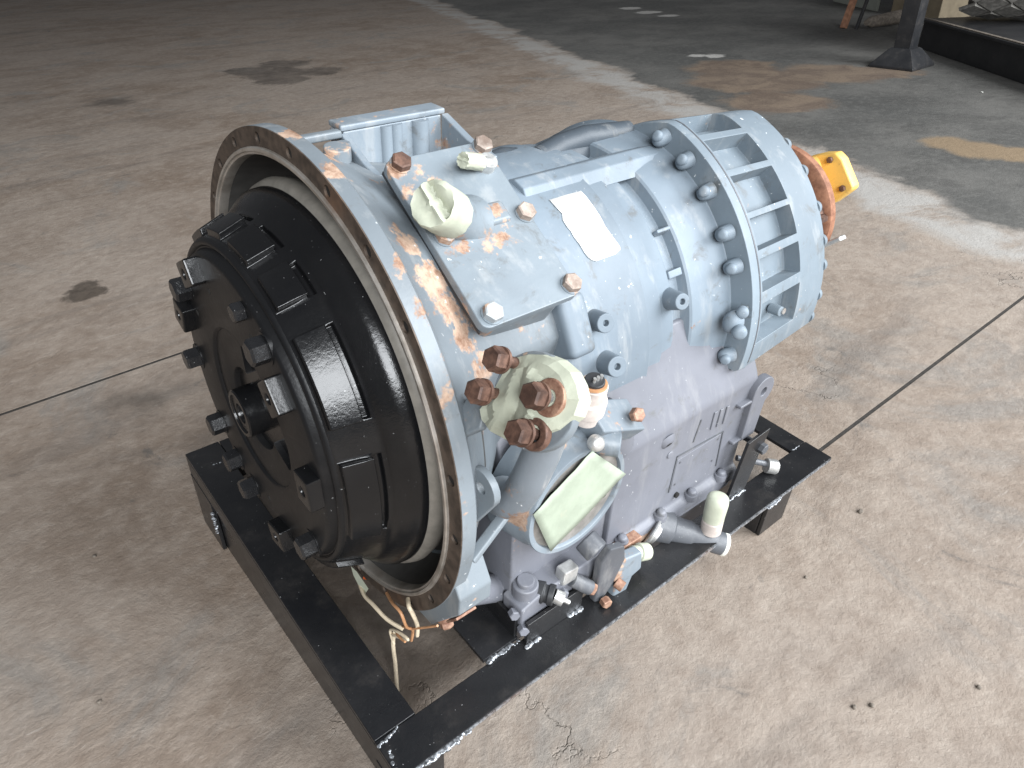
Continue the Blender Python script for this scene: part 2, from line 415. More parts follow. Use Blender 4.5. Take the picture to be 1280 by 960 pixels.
    h = g.math('ADD', g.math('MULTIPLY', mid, 2.2), g.math('ADD', g.math('MULTIPLY', fine, 1.5), g.math('ADD', g.math('MULTIPLY', sand, .35), g.math('MULTIPLY', grit, .18))))
    h = g.math('SUBTRACT', h, g.math('MULTIPLY', cr, .8))
    nb = g.bump(h, .6, .0055)
    rg = g.math('SUBTRACT', g.math('ADD', .58, g.math('MULTIPLY', fine, .3)), g.math('MULTIPLY', g.math('MAXIMUM', oil, oil2), .28))
    return g.out(c, rg, 0.0, nb, .35)
M['concrete'] = concrete()
M['ground'] = plain('joint_dirt', (.030, .026, .022), .9, 0, 60, .4)
fl = MB().box((-8, -8, -.30), (20, 24, -.0012)).build('floor', 'ground', lift=False); fl['kind'] = 'structure'
for pts in ([(-8, -8), (20, -8), (20, -.336), (-8, -.336)], [(-8, -.326), (20, -.326), (20, 24), (-8, 24), (-8, 1.145), (2.0, 1.143), (2.0, 1.130), (-8, 1.126)]):
    b = MB(); b.prism(pts, (0, 0, -.0115), (1, 0, 0), (0, 1, 0), (0, 0, 1), .0115); s = b.build('slab', 'concrete'); adopt(s, fl)

# ================================================================== GEARBOX
T = thing('gearbox', 'large grey gearbox with black torque converter resting in a black steel frame', 'gearbox', (.35, 0, -.43), lean=True)

# ---------------------------------------------------------------- bell housing
def bell_r(x, deg, r):
    d = (deg + 180) % 360 - 180
    k = max(0.0, min(1.0, (26 - d)/10)) if d > -130 else max(0.0, min(1.0, (-120 - d)/20 + 0))
    if d < -120: k = max(0.0, 1 - (-120 - d)/25)
    steep = r if x < .024 else max(.235, .345 - (x - .024)*.85)
    return r*(1-k) + min(r, steep)*k
b = MB()
b.rev([(.0012, .330), (0, .332), (0, .3545), (.0012, .3556), (.020, .3556), (.0235, .3525), (.027, .3440), (.034, .3360), (.060, .3200), (.09, .3040), (.13, .290), (.19, .278), (.26, .267), (.30, .258), (.30, .12)], 192, bell_r)
cutr = MB()
for k in range(24):
    a = 11.6 + 15*k
    if k == 1: continue
    cutr.cyl(pol(-.01, .3418, a), pol(.014, .3418, a), .0078, seg=14)
cutr2 = cutr
me = b.raw()
bell = finish('bell_housing', boolean(me, cutr2), 'bell', T, smooth=40)
fr = MB().rev([(-.0006, .3312), (-.0006, .3553), (.004, .3553), (.004, .3312), (-.0006, .3312)], 192)
cutr = MB()
for k in range(24):
    a = 11.6 + 15*k
    if k == 1: continue
    cutr.cyl(pol(-.01, .3418, a), pol(.014, .3418, a), .0074, seg=14)
o = fr.build('flange_face', 'flange', bell, cut=cutr, smooth=40)
for k in range(24):
    if k != 1: MB().cyl(pol(.0062, .3418, 11.6 + 15*k), pol(.0024, .3418, 11.6 + 15*k), .0073, seg=14).build('hole_shade_disc', 'hole', bell)  # black discs just below the face, shade of the holes put in as colour
MB().rev([(.004, .3313), (-.0035, .3311), (-.0048, .3298), (-.0048, .3262), (-.002, .3250), (-.002, .3222), (.001, .3208), (.012, .3208)], 192).build('machined_lip', 'lip', bell, smooth=30)
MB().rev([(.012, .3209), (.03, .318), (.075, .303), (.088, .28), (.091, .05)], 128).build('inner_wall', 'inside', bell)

# ---------------------------------------------------------------- torque converter
pocks = []
for a, b_ in [(78, 91), (60, 71.5), (25, 51), (-14, 14.6), (-68, -42), (97, 108), (115, 128), (150, 172), (190, 212), (232, 252)]:
    pocks += [(-.082, -.047, a, b_, -.0095), (-.047, -.036, a, b_, .0070)]
P2 = []
for x0, x1, a, b_, d in pocks:
    if a < 0 and b_ > 0: P2 += [(x0, x1, 0, b_, d), (x0, x1, 360 + a, 360, d)]
    elif a < 0: P2.append((x0, x1, 360 + a, 360 + b_, d))
    else: P2.append((x0, x1, a, b_, d))
cp = [(-.104, .1), (-.0985, .2085), (-.0965, .2115), (-.0885, .2120), (-.0860, .2160), (-.0878, .2215), (-.0912, .2262), (-.0905, .2310), (-.0860, .2345), (-.060, .2455), (-.036, .2535), (-.0325, .2560), (-.0300, .2580), (-.0285, .2660), (-.024, .2720), (-.014, .2785), (-.006, .2810), (.006, .2813), (.008, .279)]
cp = [(x, r) for x, r in cp]
# body behind the front plate, with the cast pockets
xs = merge_vals([-.086, -.082, -.070, -.058, -.047, -.0415, -.036, -.0325, -.030, -.0285, -.024, -.014, -.006, .006])
prof = [(-.086, .2342), (-.082, .2366), (-.036, .2535), (-.0325, .2560), (-.0300, .2585), (-.0285, .2615), (-.024, .2655), (-.014, .2745), (-.006, .2800), (.006, .2813)]
ths = merge_vals([i*360/120 for i in range(120)], [p[2] for p in P2], [p[3] for p in P2 if p[3] < 360], eps=.4)
b = MB(); polar_grid(b, xs, ths, lambda x, t: lerp_tab(prof, x), P2)
conv = b.build('torque_converter', 'black', T, bevel=.0040, seg=4, ang=34, smooth=50)
b = MB(); b.rev([(-.050, .0005), (-.050, .2050), (-.084, .2050), (-.0845, .2350), (-.0870, .2340), (-.0895, .2318), (-.0905, .2285), (-.0895, .2262), (-.0868, .2240), (-.0868, .2225), (-.0900, .2205), (-.0955, .2185), (-.0985, .2155), (-.0995, .2110), (-.0995, .1200), (-.0985, .1170), (-.0950, .1150), (-.0945, .1100), (-.0945, .0620), (-.0930, .0605), (-.0645, .0600), (-.0645, .0005)], 128, cap0=True, cap1=True)
cut = MB()
for a0, a1, r0, r1 in [(50, 88, .050, .122), (-22, 28, .050, .124)]:
    n = 14; arc = [a0 + (a1 - a0)*i/n for i in range(n+1)]
    ring = [pol(0, r1 - .018*(2*abs(i/n - .5))**3, a_) for i, a_ in enumerate(arc)] + [pol(0, r0 + .012*(2*abs(i/n - .5))**3, a_) for i, a_ in reversed(list(enumerate(arc)))]
    cut.loft([[Vector((-.12, p.y, p.z)) for p in ring], [Vector((-.0660, p.y, p.z)) for p in ring]])
b.build('front_plate', 'blackplate', conv, smooth=50, cut=cut)
MB().rev([(.0055, .2800), (.010, .2865), (.020, .2900), (.034, .2870), (.05, .270), (.06, .2)], 128).build('rear_shell', 'shell', conv, smooth=60)
# hub
MB().rev([(-.062, .050), (-.0695, .050), (-.0710, .047), (-.0710, .0352), (-.090, .0352), (-.1125, .0348), (-.1145, .0330), (-.1145, .0285), (-.1120, .0275), (-.1120, .0150), (-.1090, .0140), (-.090, .0130), (-.090, 0)], 48).build('pilot_hub', 'black', conv, smooth=35)
# mounting pads and bolts round the front plate
for a, r in [(3, .196), (39, .178), (119, .196), (284, .205), (160, .196)]:
    er_, et_ = pol(0, 1, a), pol(0, 1, a + 90)
    cut = MB().cyl(pol(-.13, r, a), pol(-.105, r, a), .0065, seg=14)
    MB().obox(pol(-.104, r, a), (1, 0, 0), er_, et_, .026, .036, .046).build('mounting_pad', 'black', conv, bevel=.003, cut=cut)
for a, r, big in [(55, .198, 1), (72, .196, 0), (144, .200, 1), (186, .203, 1), (218, .203, 1), (236, .206, 1), (252, .199, 1), (320, .200, 1)]:
    if big: MB().cyl(pol(-.1005, r, a), pol(-.090, r, a), .0205, seg=22).build('boss', 'blackplate', conv)
    bolt(conv, pol(-.100, r, a), (-1, 0, 0), .0170 if big else .0125, .021 if big else .014, 'blackbolt')
for a in (33, 66, 112, 150, 270):
    MB().cyl(pol(-.0998, .168, a), pol(-.098, .168, a), .0048, seg=12).build('hole', 'hole', conv)  # flat black discs drawn as shaded holes

# ---------------------------------------------------------------- top cover
A0 = 57
er = pol(0, 1, A0); et = pol(0, 1, A0 + 90); ex = Vector((1, 0, 0))
def pc(x, v, d): return ex*x + et*v + er*d
def rr(x0, x1, v0, v1, r, n=5):
    pts = []
    for cx, cv, a in [(x1-r, v1-r, 0), (x0+r, v1-r, 90), (x0+r, v0+r, 180), (x1-r, v0+r, 270)]:
        pts += [(cx + r*math.cos(R(a + 90*i/n)), cv + r*math.sin(R(a + 90*i/n))) for i in range(n+1)]
    return pts
MB().prism(rr(.099, .234, -.114, .110, .016), pc(0, 0, .235), ex, et, er, .071).build('cover_seat', 'bell', T, bevel=.003, ang=50)
cov = MB().prism(rr(.0885, .236, -.122, .117, .011), pc(0, 0, .306), ex, et, er, .013).build('cover_plate', 'cover', T, bevel=.0018, ang=50)
MB().prism(rr(.0885, .0905, -.119, .112, .0008, 1), pc(0, 0, .303), ex, et, er, .004).build('gasket', 'dark', cov)
for x in (.1075, .2285):
    for v in (.1075, .0008, -.1075):
        m = {(.1075, .1075): 'rustbolt', (.2285, .0008): 'tanbolt', (.2285, -.1075): 'tanbolt', (.2285, .1075): 'tanbolt'}.get((x, v), 'bolt')
        MB().cyl(pc(x, v, .318), pc(x, v, .3203), .0135, seg=24).build('washer', 'cover', cov)
        bolt(cov, pc(x, v, .320), er, .0125, .0095, m)
# big capped stub and small capped stub
d1 = (ex*-.74 + er*.67).normalized()
p0 = pc(.153, .0164, .306)
b = MB(); b.cyl(p0, p0 + d1*.075, .0262, seg=32, prof=[(0, .036), (.12, .032), (.3, .0272), (1, .0262)]); stub = b.build('pipe_stub', 'cover', cov, smooth=60)
MB().obox(pc(.178, .012, .319), ex, et, er, .055, .030, .012).build('stub_web', 'cover', cov, bevel=.005)
def tape_cap(parent, base, d, r, L, mat='tape', fold=.010):
    u, v, n = frame_of(d); seg = 40; rings = []
    base = Vector(base)
    for t, k in [(0, 1.0), (.06, 1.02), (.35, 1.01), (.7, 1.0), (.93, .99), (1.0, .93)]:
        rings.append([base + n*(L*t) + (u*math.cos(2*math.pi*i/seg) + v*math.sin(2*math.pi*i/seg))*(r*k + .0006*math.sin(i*1.9 + t*9)) for i in range(seg)])
    for k in (.78, .55, .32, .12):
        ring = []
        for i in range(seg):
            a = 2*math.pi*i/seg; q = math.cos(a)*k
            hgt = -fold*(1-k)*.45 + fold*.75*math.exp(-(q/.14)**2) - fold*.65*math.exp(-((q - .27)/.15)**2) + fold*.35*math.sin(a*2 + 1)*k
            ring.append(base + n*(L + hgt) + (u*math.cos(a) + v*math.sin(a))*r*k)
        rings.append(ring)
    b = MB(); b.loft(rings, cap0=False); return b.build('tape_cap', mat, parent, smooth=38)
tape_cap(stub, p0 + d1*.046, d1, .0275, .050)
d2 = (ex*-.93 + er*.37).normalized(); q0 = pc(.2164, .079, .325)
b = MB(); b.cyl(pc(.2164, .079, .316), q0 + er*.006, .012, seg=20); b.cyl(q0, q0 + d2*.030, .0085, seg=18); st2 = b.build('small_pipe_stub', 'zinc', cov)
tape_cap(st2, q0 + d2*.014, d2, .0100, .034, fold=.003)

# ---------------------------------------------------------------- pump pad on top, far side
b = MB()
b.box((.108, .055, .20), (.262, .071, .328)); b.box((.104, .0535, .3285), (.268, .088, .3365)); b.box((.104, .0715, .20), (.268, .086, .328))
pump = b.build('pump_pad', 'topbox', T, bevel=.0025)
for x in (.172, .188, .226):
    MB().cyl((x, .057, .235), (x, .057, .3265), .0135 if x > .2 else .009, seg=20).build('column', 'topbox', pump)
MB().prism([(.056, .329), (.056, .22), (-.06, .22), (-.06, .300), (-.005, .309)], (.262, 0, 0), (0, 1, 0), (0, 0, 1), (1, 0, 0), .012).build('end_wall', 'topbox', pump, bevel=.002)
MB().prism([(.056, .3265), (.056, .22), (-.04, .22), (-.03, .296), (0, .303)], (.104, 0, 0), (0, 1, 0), (0, 0, 1), (1, 0, 0), .010).build('end_wall', 'topbox', pump, bevel=.002)
MB().box((.030, .048, .322), (.1035, .062, .3325)).build('low_wall', 'bell', pump, bevel=.003)
MB().cyl((.075, .012, .308), (.075, .010, .328), .017, seg=20).build('boss', 'bell', pump, bevel=.002)
MB().cyl((.092, .028, .300), (.092, .028, .325), .010, seg=16).build('boss', 'bell', pump, bevel=.002)

# ---------------------------------------------------------------- barrel of the main case
def case_r(x, deg, r):
    d = deg % 360
    return r if (d < 130 or d > 330) else r*.93
b = MB()
b.rev([(.24, .262), (.30, .2635), (.405, .2640), (.411, .2655), (.4150, .2610), (.420, .2600), (.444, .2605), (.452, .2560), (.474, .2550), (.4805, .2520), (.4830, .2400), (.4850, .2385), (.5080, .2385), (.5110, .2400), (.5135, .2570), (.517, .2600), (.545, .2640), (.564, .2660), (.568, .2690), (.596, .2720), (.600, .2760), (.602, .1)], 160, case_r)
case = b.build('main_case', 'case', T, smooth=32)
# spine along the top
sp = [pol(0, r, a) for r, a in [(.256, 66.5), (.2645, 70), (.2705, 71.5), (.2715, 76), (.262, 79.5), (.250, 79)]]
b = MB(); b.loft([[Vector((x, p.y, p.z)) for p in sp] for x in (.30, .60)]); b.build('spine', 'case', case, bevel=.0025, ang=25)
# rib in the groove and bosses with threaded holes
MB().obox(pol(.4965, .250, 45), ex, pol(0, 1, 45), pol(0, 1, 135), .030, .024, .006).build('rib', 'case', case, bevel=.002)
def holeboss(parent, base, d, r, L, rh, mat, r0=None):
    base = Vector(base); d = Vector(d).normalized()
    cut = MB().cyl(base + d*(L - .010), base + d*(L + .01), rh, seg=14)
    return MB().cyl(base, base + d*L, r0 or r, r, seg=24).build('threaded_boss', mat, parent, bevel=.0015, ang=50, cut=cut)
dout = Vector((-.25, -.90, .36))
holeboss(case, pol(.318, .235, 27), dout, .0135, .062, .0042, 'case', .016)
holeboss(case, pol(.330, .225, 10.5), dout, .0150, .075, .0048, 'case', .020)
holeboss(case, pol(.478, .232, 22.5), dout, .0125, .058, .0045, 'case', .020)
MB().obox(pol(.262, .262, 28), ex, pol(0, 1, 28), pol(0, 1, 118), .046, .055, .085).build('cast_column', 'case', case, bevel=.010, seg=4)
MB().obox(pol(.4965, .249, 30), ex, pol(0, 1, 30), pol(0, 1, 120), .030, .012, .012).build('rib', 'case', case, bevel=.002)
# paper label
me_b = MB(); lab = [(66, .3296, .391), (63, .331, .391), (60, .3335, .3912), (58, .3275, .3912), (55.5, .327, .3914), (53.8, .3290, .3905), (51.7, .3285, .3895), (49, .331, .3920), (46, .3325, .3945), (44.6, .3345, .397), (43.4, .339, .3955), (42.6, .345, .383)]
rings = [[pol(x0 + (x1 - x0)*k/8, .2652 + .0003*math.sin(a*3 + k), a) for k in range(9)] for a, x0, x1 in lab]
me_b.loft(rings, False, False, closed=False)
o = me_b.build('paper_label', 'label', case); sd = o.modifiers.new('t', 'SOLIDIFY'); sd.thickness = .0004
# oil pipes on the far side, seen above the spine
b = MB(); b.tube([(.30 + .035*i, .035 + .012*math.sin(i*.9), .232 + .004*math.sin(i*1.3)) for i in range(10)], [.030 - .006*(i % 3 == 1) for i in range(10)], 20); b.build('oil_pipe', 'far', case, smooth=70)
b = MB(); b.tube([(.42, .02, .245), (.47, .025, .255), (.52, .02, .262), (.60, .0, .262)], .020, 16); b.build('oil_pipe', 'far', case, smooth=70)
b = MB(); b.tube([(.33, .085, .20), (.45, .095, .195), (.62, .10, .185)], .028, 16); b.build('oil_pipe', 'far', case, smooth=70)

# ---------------------------------------------------------------- rear housing
rt = [(-40, .085), (-20, .155), (-11, .265), (-9.5, .306), (-8, .3125), (72, .3125), (75, .310), (82, .292), (96, .258), (113, .228), (140, .225), (180, .25), (195, .25), (205, .12), (230, .075), (270, .06), (320, .085)]
def rear_r(x, t):
    d = t % 360
    if d > 320: d -= 360
    r = lerp_tab(rt, d)
    tap = 1.0 if x < .62 else 1 - .05*(x - .62)/.21
    if .60 <= x <= .6135: tap = 1.006
    return r*tap
wins = [(67, 79), (53.5, 64.5), (40.3, 51.3), (28.9, 38.1), (16.6, 26.3), (0.0, 13.0), (82.5, 94)]
wp = [(.624, .744, a, b_, .030) for a, b_ in wins]
ths = merge_vals([i*2.5 for i in range(144)], [a for a, _ in wins], [c for _, c in wins], [350.5, 352, 348], eps=.35)
b = MB(); polar_grid(b, [.597, .6135, .615, .624, .66, .70, .744, .748, .79, .825, .830], ths, rear_r, wp)
rear = b.build('rear_housing', 'rear', T, bevel=.0030, seg=2, ang=34, smooth=48)
b = MB(); b.rev([(.6136, .3115), (.6136, .3146), (.6165, .3146), (.6165, .3115)], 120, lambda x, d, r: rear_r(.70, d)*1.03 if False else r*(rear_r(.618, d)/.3125)); b.build('gasket', 'darkgrey', rear)
for a in (62.6, 50.6, 36.7, 26.1, -4.5, 74):
    MB().cyl(pol(.574, .284, a), pol(.598, .290, a), .018, seg=22, prof=[(0, .005), (.12, .0090), (.4, .0118), (1, .0135)]).build('bolt_boss', 'case', rear, smooth=60)
    bolt(rear, pol(.579, .2925, a), (-1, -.5*math.cos(R(a)), .5*math.sin(R(a))), .0088, .010, 'case', 'dome')
MB().sphere(pol(.573, .296, 9.5), .018, 3, (1, .9, 1.1)).build('bolt_boss', 'case', rear, smooth=60)
bolt(rear, pol(.566, .312, 8), (-.8, -.8, .2), .012, .014, 'case', 'dome')
bolt(rear, pol(.580, .306, 13), (-.8, -.6, .2), .010, .012, 'case', 'dome')
for a in (58, 47, 34, 22.5, 14, 3, -6):
    bolt(rear, pol(.828, .2875, a), (1, 0, 0), .0125, .013, 'rear', 'dome')
MB().cyl(pol(.70, .280, 5.5), pol(.70, .302, 5.5), .009, seg=16).build('plug', 'rear', rear, bevel=.002)
MB().cyl(pol(.705, .280, 5.5) + Vector((0, 0, .0)), pol(.705, .3045, 5.5), .0055, seg=12).build('plug_head', 'zinc', rear)
# output bearing cap and rusty output flange
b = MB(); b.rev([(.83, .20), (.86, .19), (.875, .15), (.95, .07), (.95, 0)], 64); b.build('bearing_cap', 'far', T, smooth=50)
OC = Vector((0, -.098, .080))
b = MB(); b.loft([[Vector((x, 0, 0)) + OC + Vector((0, -r*math.cos(2*math.pi*i/64), r*math.sin(2*math.pi*i/64))) for i in range(64)] for x, r in [(.930, .105), (.930, .126), (.934, .131), (.950, .131), (.954, .126), (.954, .105), (.930, .105)]], False, False)
ofl = b.build('output_flange', 'rustflange', T, smooth=40)
MB().cyl(OC + Vector((.85, 0, 0)), OC + Vector((.98, 0, 0)), .050, seg=32).build('output_shaft', 'rustflange', ofl, bevel=.003)
for k in range(6):
    a = 20 + 60*k; e = Vector((0, -math.cos(R(a)), math.sin(R(a))))
    MB().obox(OC + Vector((.942, 0, 0)) + e*.080, ex, e, ex.cross(e), .018, .07, .022).build('spoke', 'rustflange', ofl, bevel=.002)
    bolt(ofl, OC + Vector((.930, 0, 0)) + e*.112, (-1, 0, 0), .009, .012, 'rustbolt')
bolt(ofl, OC + Vector((.93, -.117, .03)), (-1, 0, 0), .008, .02, 'rustbolt')
# yellow yoke
yk = [Vector((1.0, y, z)) for y, z in [(-.117, .185), (-.145, .200), (-.170, .208), (-.185, .200), (-.223, .158), (-.220, .150), (-.194, .116), (-.15, .11)]]
b = MB(); b.loft([[p + Vector((dx, 0, 0)) for p in yk] for dx in (-.012, .014)]); yoke = b.build('yoke', 'yellow', T, bevel=.004, ang=20)
bolt(yoke, (.987, -.165, .194), (-1, 0, 0), .006, .006, 'rustbolt'); bolt(yoke, (.987, -.205, .152), (-1, 0, 0), .006, .006, 'rustbolt')
MB().cyl((.95, -.12, .14), (.985, -.15, .15), .045, seg=24).build('yoke_neck', 'yellow', yoke)
MB().obox((.95, -.228, .058), (.3, -.8, .75), (1, 0, 0), (0, .7, .7), .058, .022, .010).build('tab', 'zinc', ofl, bevel=.003)

# ---------------------------------------------------------------- lower case and sump
cs = [(-.24, .05), (-.262, .004), (-.2655, -.004), (-.306, -.080), (-.310, -.090), (-.310, -.286), (-.318, -.292), (-.322, -.298), (-.322, -.322), (-.306, -.326), (-.298, -.332), (-.296, -.43), (.25, -.43), (.25, .05)]
b = MB(); b.prism(cs, (.325, 0, 0), (0, 1, 0), (0, 0, 1), (1, 0, 0), .347)
sump = b.build('lower_case', 'sump', T, bevel=.004, ang=14, seg=3)
cs2 = [(-.20, .08), (-.268, -.02), (-.300, -.085), (-.302, -.30), (-.296, -.33), (-.29, -.425), (.25, -.425), (.25, .05)]
b = MB(); b.prism(cs2, (.128, 0, 0), (0, 1, 0), (0, 0, 1), (1, 0, 0), .1975)
lowf = b.build('front_lower_case', 'sump', T, bevel=.004, ang=14, seg=3)
# engraved maker's panel: raised thin border lines on the side
for a, c_ in [((.449+.026, -.168), (.588+.012, -.176)), ((.600, -.176), (.609, -.262)), ((.475, -.168), (.474, -.250)), ((.520, -.112), (.513, -.155))]:
    pa = Vector((a[0], -.3104, a[1])); pb = Vector((c_[0], -.3104, c_[1]))
    MB().obox((pa + pb)/2, pb - pa, (0, 1, 0), (pb - pa).cross(Vector((0, 1, 0))), (pb - pa).length + .002, .0022, .0026).build('panel_line', 'darkgrey', sump)
MB().prism(rr(.4775, .5975, -.247, -.1785, .003, 2), (0, -.3095, 0), ex, (0, 0, 1), (0, -1, 0), .0016).build('raised_panel', 'sump', sump, bevel=.0006)
for k, x in enumerate((.555, .572, .590)):
    MB().box((x, -.3125, -.150 - .002*k), (x + .008, -.3095, -.112 - .002*k)).build('cast_mark', 'sump', sump, bevel=.001)
for p in [(.486, -.187), (.588, -.187), (.588, -.238), (.486, -.238)]:
    MB().cyl((p[0], -.312, p[1]), (p[0], -.309, p[1]), .0022, seg=10).build('rivet', 'darkgrey', sump)
# rear mounting eye
cut = MB().cyl((.682, -.40, -.118), (.682, -.2, -.118), .0085, seg=18)
MB().prism([(.030*math.cos(R(t)) if True else 0, .030*math.sin(R(t))) for t in range(-60, 200, 20)] + [(-.03, -.10), (.010, -.10)], (.682, -.322, -.118), ex, (0, 0, 1), (0, 1, 0), .016).build('mounting_eye', 'sump', sump, bevel=.002, cut=cut)
MB().obox((.645, -.312, -.128), ex, (0, 1, 0), (0, 0, 1), .050, .018, .006).build('rib', 'sump', sump, bevel=.002)
MB().obox((.650, -.312, -.215), ex, (0, 1, 0), (0, 0, 1), .040, .018, .006).build('rib', 'sump', sump, bevel=.002)
# lip bolts, pan rail and drain plug
for x in (.355, .452, .535, .62):
    MB().cyl((x, -.318, -.296), (x, -.318, -.282), .012, seg=20).build('bolt_boss', 'sump', sump, bevel=.002)
    bolt(sump, (x, -.319, -.283), (0, -.1, 1), .0085, .010, 'sump', 'dome')
MB().cyl((.438, -.306, -.118), (.438, -.3135, -.121), .0125, seg=20, prof=[(0, .018), (1, .011)]).build('boss', 'sump', sump, smooth=60)
MB().cyl((.438, -.3130, -.1205), (.438, -.3145, -.1215), .0050, seg=14).build('plug_shade_disc', 'hole', sump)  # black disc imitating the shade of a plug hole
MB().cyl((.452, -.309, -.152), (.452, -.3125, -.152), .007, seg=16).build('boss', 'sump', sump, bevel=.002)
MB().cyl((.498, -.310, -.270), (.498, -.3145, -.270), .0055, seg=14).build('plug_shade_disc', 'hole', sump)
MB().box((.335, -.318, -.335), (.66, -.300, -.327)).build('pan_rail', 'sump', sump, bevel=.002)
# front lower casting: rail, lobes and web ribs
b = MB(); b.prism([(.120, -.262), (.16, -.250), (.30, -.248), (.305, -.288), (.27, -.300), (.235, -.294), (.205, -.312), (.17, -.306), (.150, -.321), (.128, -.328), (.1215, -.318)], (0, -.338, 0), ex, (0, 0, 1), (0, 1, 0), .045); b.build('pan_flange', 'sump', lowf, bevel=.004)
MB().cyl((.146, -.314, -.290), (.146, -.314, -.238), .020, seg=24).build('bolt_lobe', 'sump', lowf, bevel=.003)
MB().cyl((.146, -.314, -.240), (.146, -.314, -.231), .0135, seg=20).build('bolt_lobe', 'sump', lowf, bevel=.002)
for x, z in [(.185, -.318), (.250, -.306)]:
    MB().cyl((x, -.340, z), (x, -.300, z), .012, seg=18).build('bolt_lobe', 'sump', lowf, bevel=.002)
for p in [(.1175, -.322, -.275), (.1235, -.338, -.300), (.200, -.338, -.275)]:
    bolt(lowf, p, (-.4, -1, .2), .0085, .012, 'sump', 'hex')
MB().obox((.078, -.322, -.066), Vector((.085, .015, .045)), (0, 1, 0), Vector((-.045, 0, .085)), .105, .016, .010).build('rib', 'bell', lowf, bevel=.003)
MB().cyl((.055, -.27, -.235), (.135, -.27, -.285), .022, seg=20).build('rounded_web', 'sump', lowf, bevel=.003)

# ear with a hole behind the flange, rib to the elbow
cut = MB().cyl(Vector((.03, -.337, .035)), Vector((.07, -.337, .035)), .0075, seg=16)
MB().prism([(.026*math.cos(R(t)), .026*math.sin(R(t))) for t in range(-20, 201, 20)] + [(-.060, -.10), (-.030, -.10)], (.040, -.337, .035), (0, -1, 0), (0, 0, 1), ex, .010).build('lug_ear', 'bell', T, bevel=.0015, cut=cut)
# foot pad under the flange
b = MB(); b.prism([(-.325, -.10), (-.345, -.135), (-.343, -.168), (-.275, -.262), (-.205, -.268), (-.25, -.226), (-.29, -.17), (-.318, -.11)], (.004, 0, 0), (0, 1, 0), (0, 0, 1), ex, .052); pad = b.build('foot_pad', 'bell', T, bevel=.003)
MB().prism([(.012, -.02), (.045, -.02), (.045, .02), (.012, .02)], Vector((0, -.313, -.215)), ex, Vector((0, .59, -.81)), Vector((0, -.81, -.59)), .004).build('pad_recess', 'rustring', pad, bevel=.001)
bolt(pad, (.030, -.272, -.270), (-.1, -.55, -.7), .010, .016, 'rustring')
MB().cyl((.030, -.266, -.250), (.030, -.274, -.272), .012, seg=18).build('stud', 'rustring', pad)

# ---------------------------------------------------------------- four-bolt outlet with elbow
n_ = Vector((-.86, 0, .5)).normalized(); uu = Vector((0, 1, 0)); ww = n_.cross(uu); P0 = Vector((.030, -.390, .210))
def op(u, v, off): return P0 - n_*off + uu*u + ww*v
fo = [(.056*math.cos(R(t)) + .002, .050*math.sin(R(t)) + .006) for t in range(0, 360, 12)]
ell = MB(); ell.loft([[op(a, c_, o_) for a, c_ in fo] for o_ in (.042, .055)])
outl = ell.build('outlet_elbow', 'bell', T, bevel=.003)
pts = [(.073, -.386, .180), (.090, -.384, .150), (.098, -.378, .110), (.095, -.370, .070), (.089, -.360, .030), (.088, -.340, -.010), (.10, -.30, -.040)]
sm = []
for i in range(len(pts)-1):
    for k in range(4):
        P_ = [Vector(pts[max(0, min(len(pts)-1, i+j))]) for j in (-1, 0, 1, 2)]; t = k/4
        sm.append(.5*((2*P_[1]) + (P_[2]-P_[0])*t + (2*P_[0] - 5*P_[1] + 4*P_[2] - P_[3])*t*t + (3*P_[1] - P_[0] - 3*P_[2] + P_[3])*t**3))
MB().tube(sm, [.028 - .006*min(1, i/8) + .004*max(0, (i - 18)/5) for i in range(len(sm))], 28).build('elbow_pipe', 'elbow', outl, smooth=70)
BP = [(.0405, -.0167), (.0435, .0219), (-.0222, -.0103), (-.0252, .0287)]
for i, (a, c_) in enumerate(BP):
    hd = op(a, c_, .000); L = .034 if i > 1 else .018
    sh = MB().cyl(op(a, c_, .012), op(a, c_, .060), .0062, seg=14).build('bolt_shank', 'zinc' if i == 2 else 'rustbolt', outl)
    bolt(outl, op(a, c_, .016), n_, .0135, .016, 'rustbolt', 'hex', spin=.3 + i)
    MB().cyl(op(a, c_, .014), op(a, c_, .0175), .0142, seg=22).build('washer', 'rustbolt', outl)
    if i > 1:
        cut = MB().cyl(op(a, c_, .020), op(a, c_, .07), .0085, seg=18)
        MB().cyl(op(a, c_, .030), op(a, c_, .040), .0195 if i == 2 else .0175, seg=28).build('clamp_ring', 'rustring' if i == 2 else 'rustbolt', outl, bevel=.002, cut=cut)
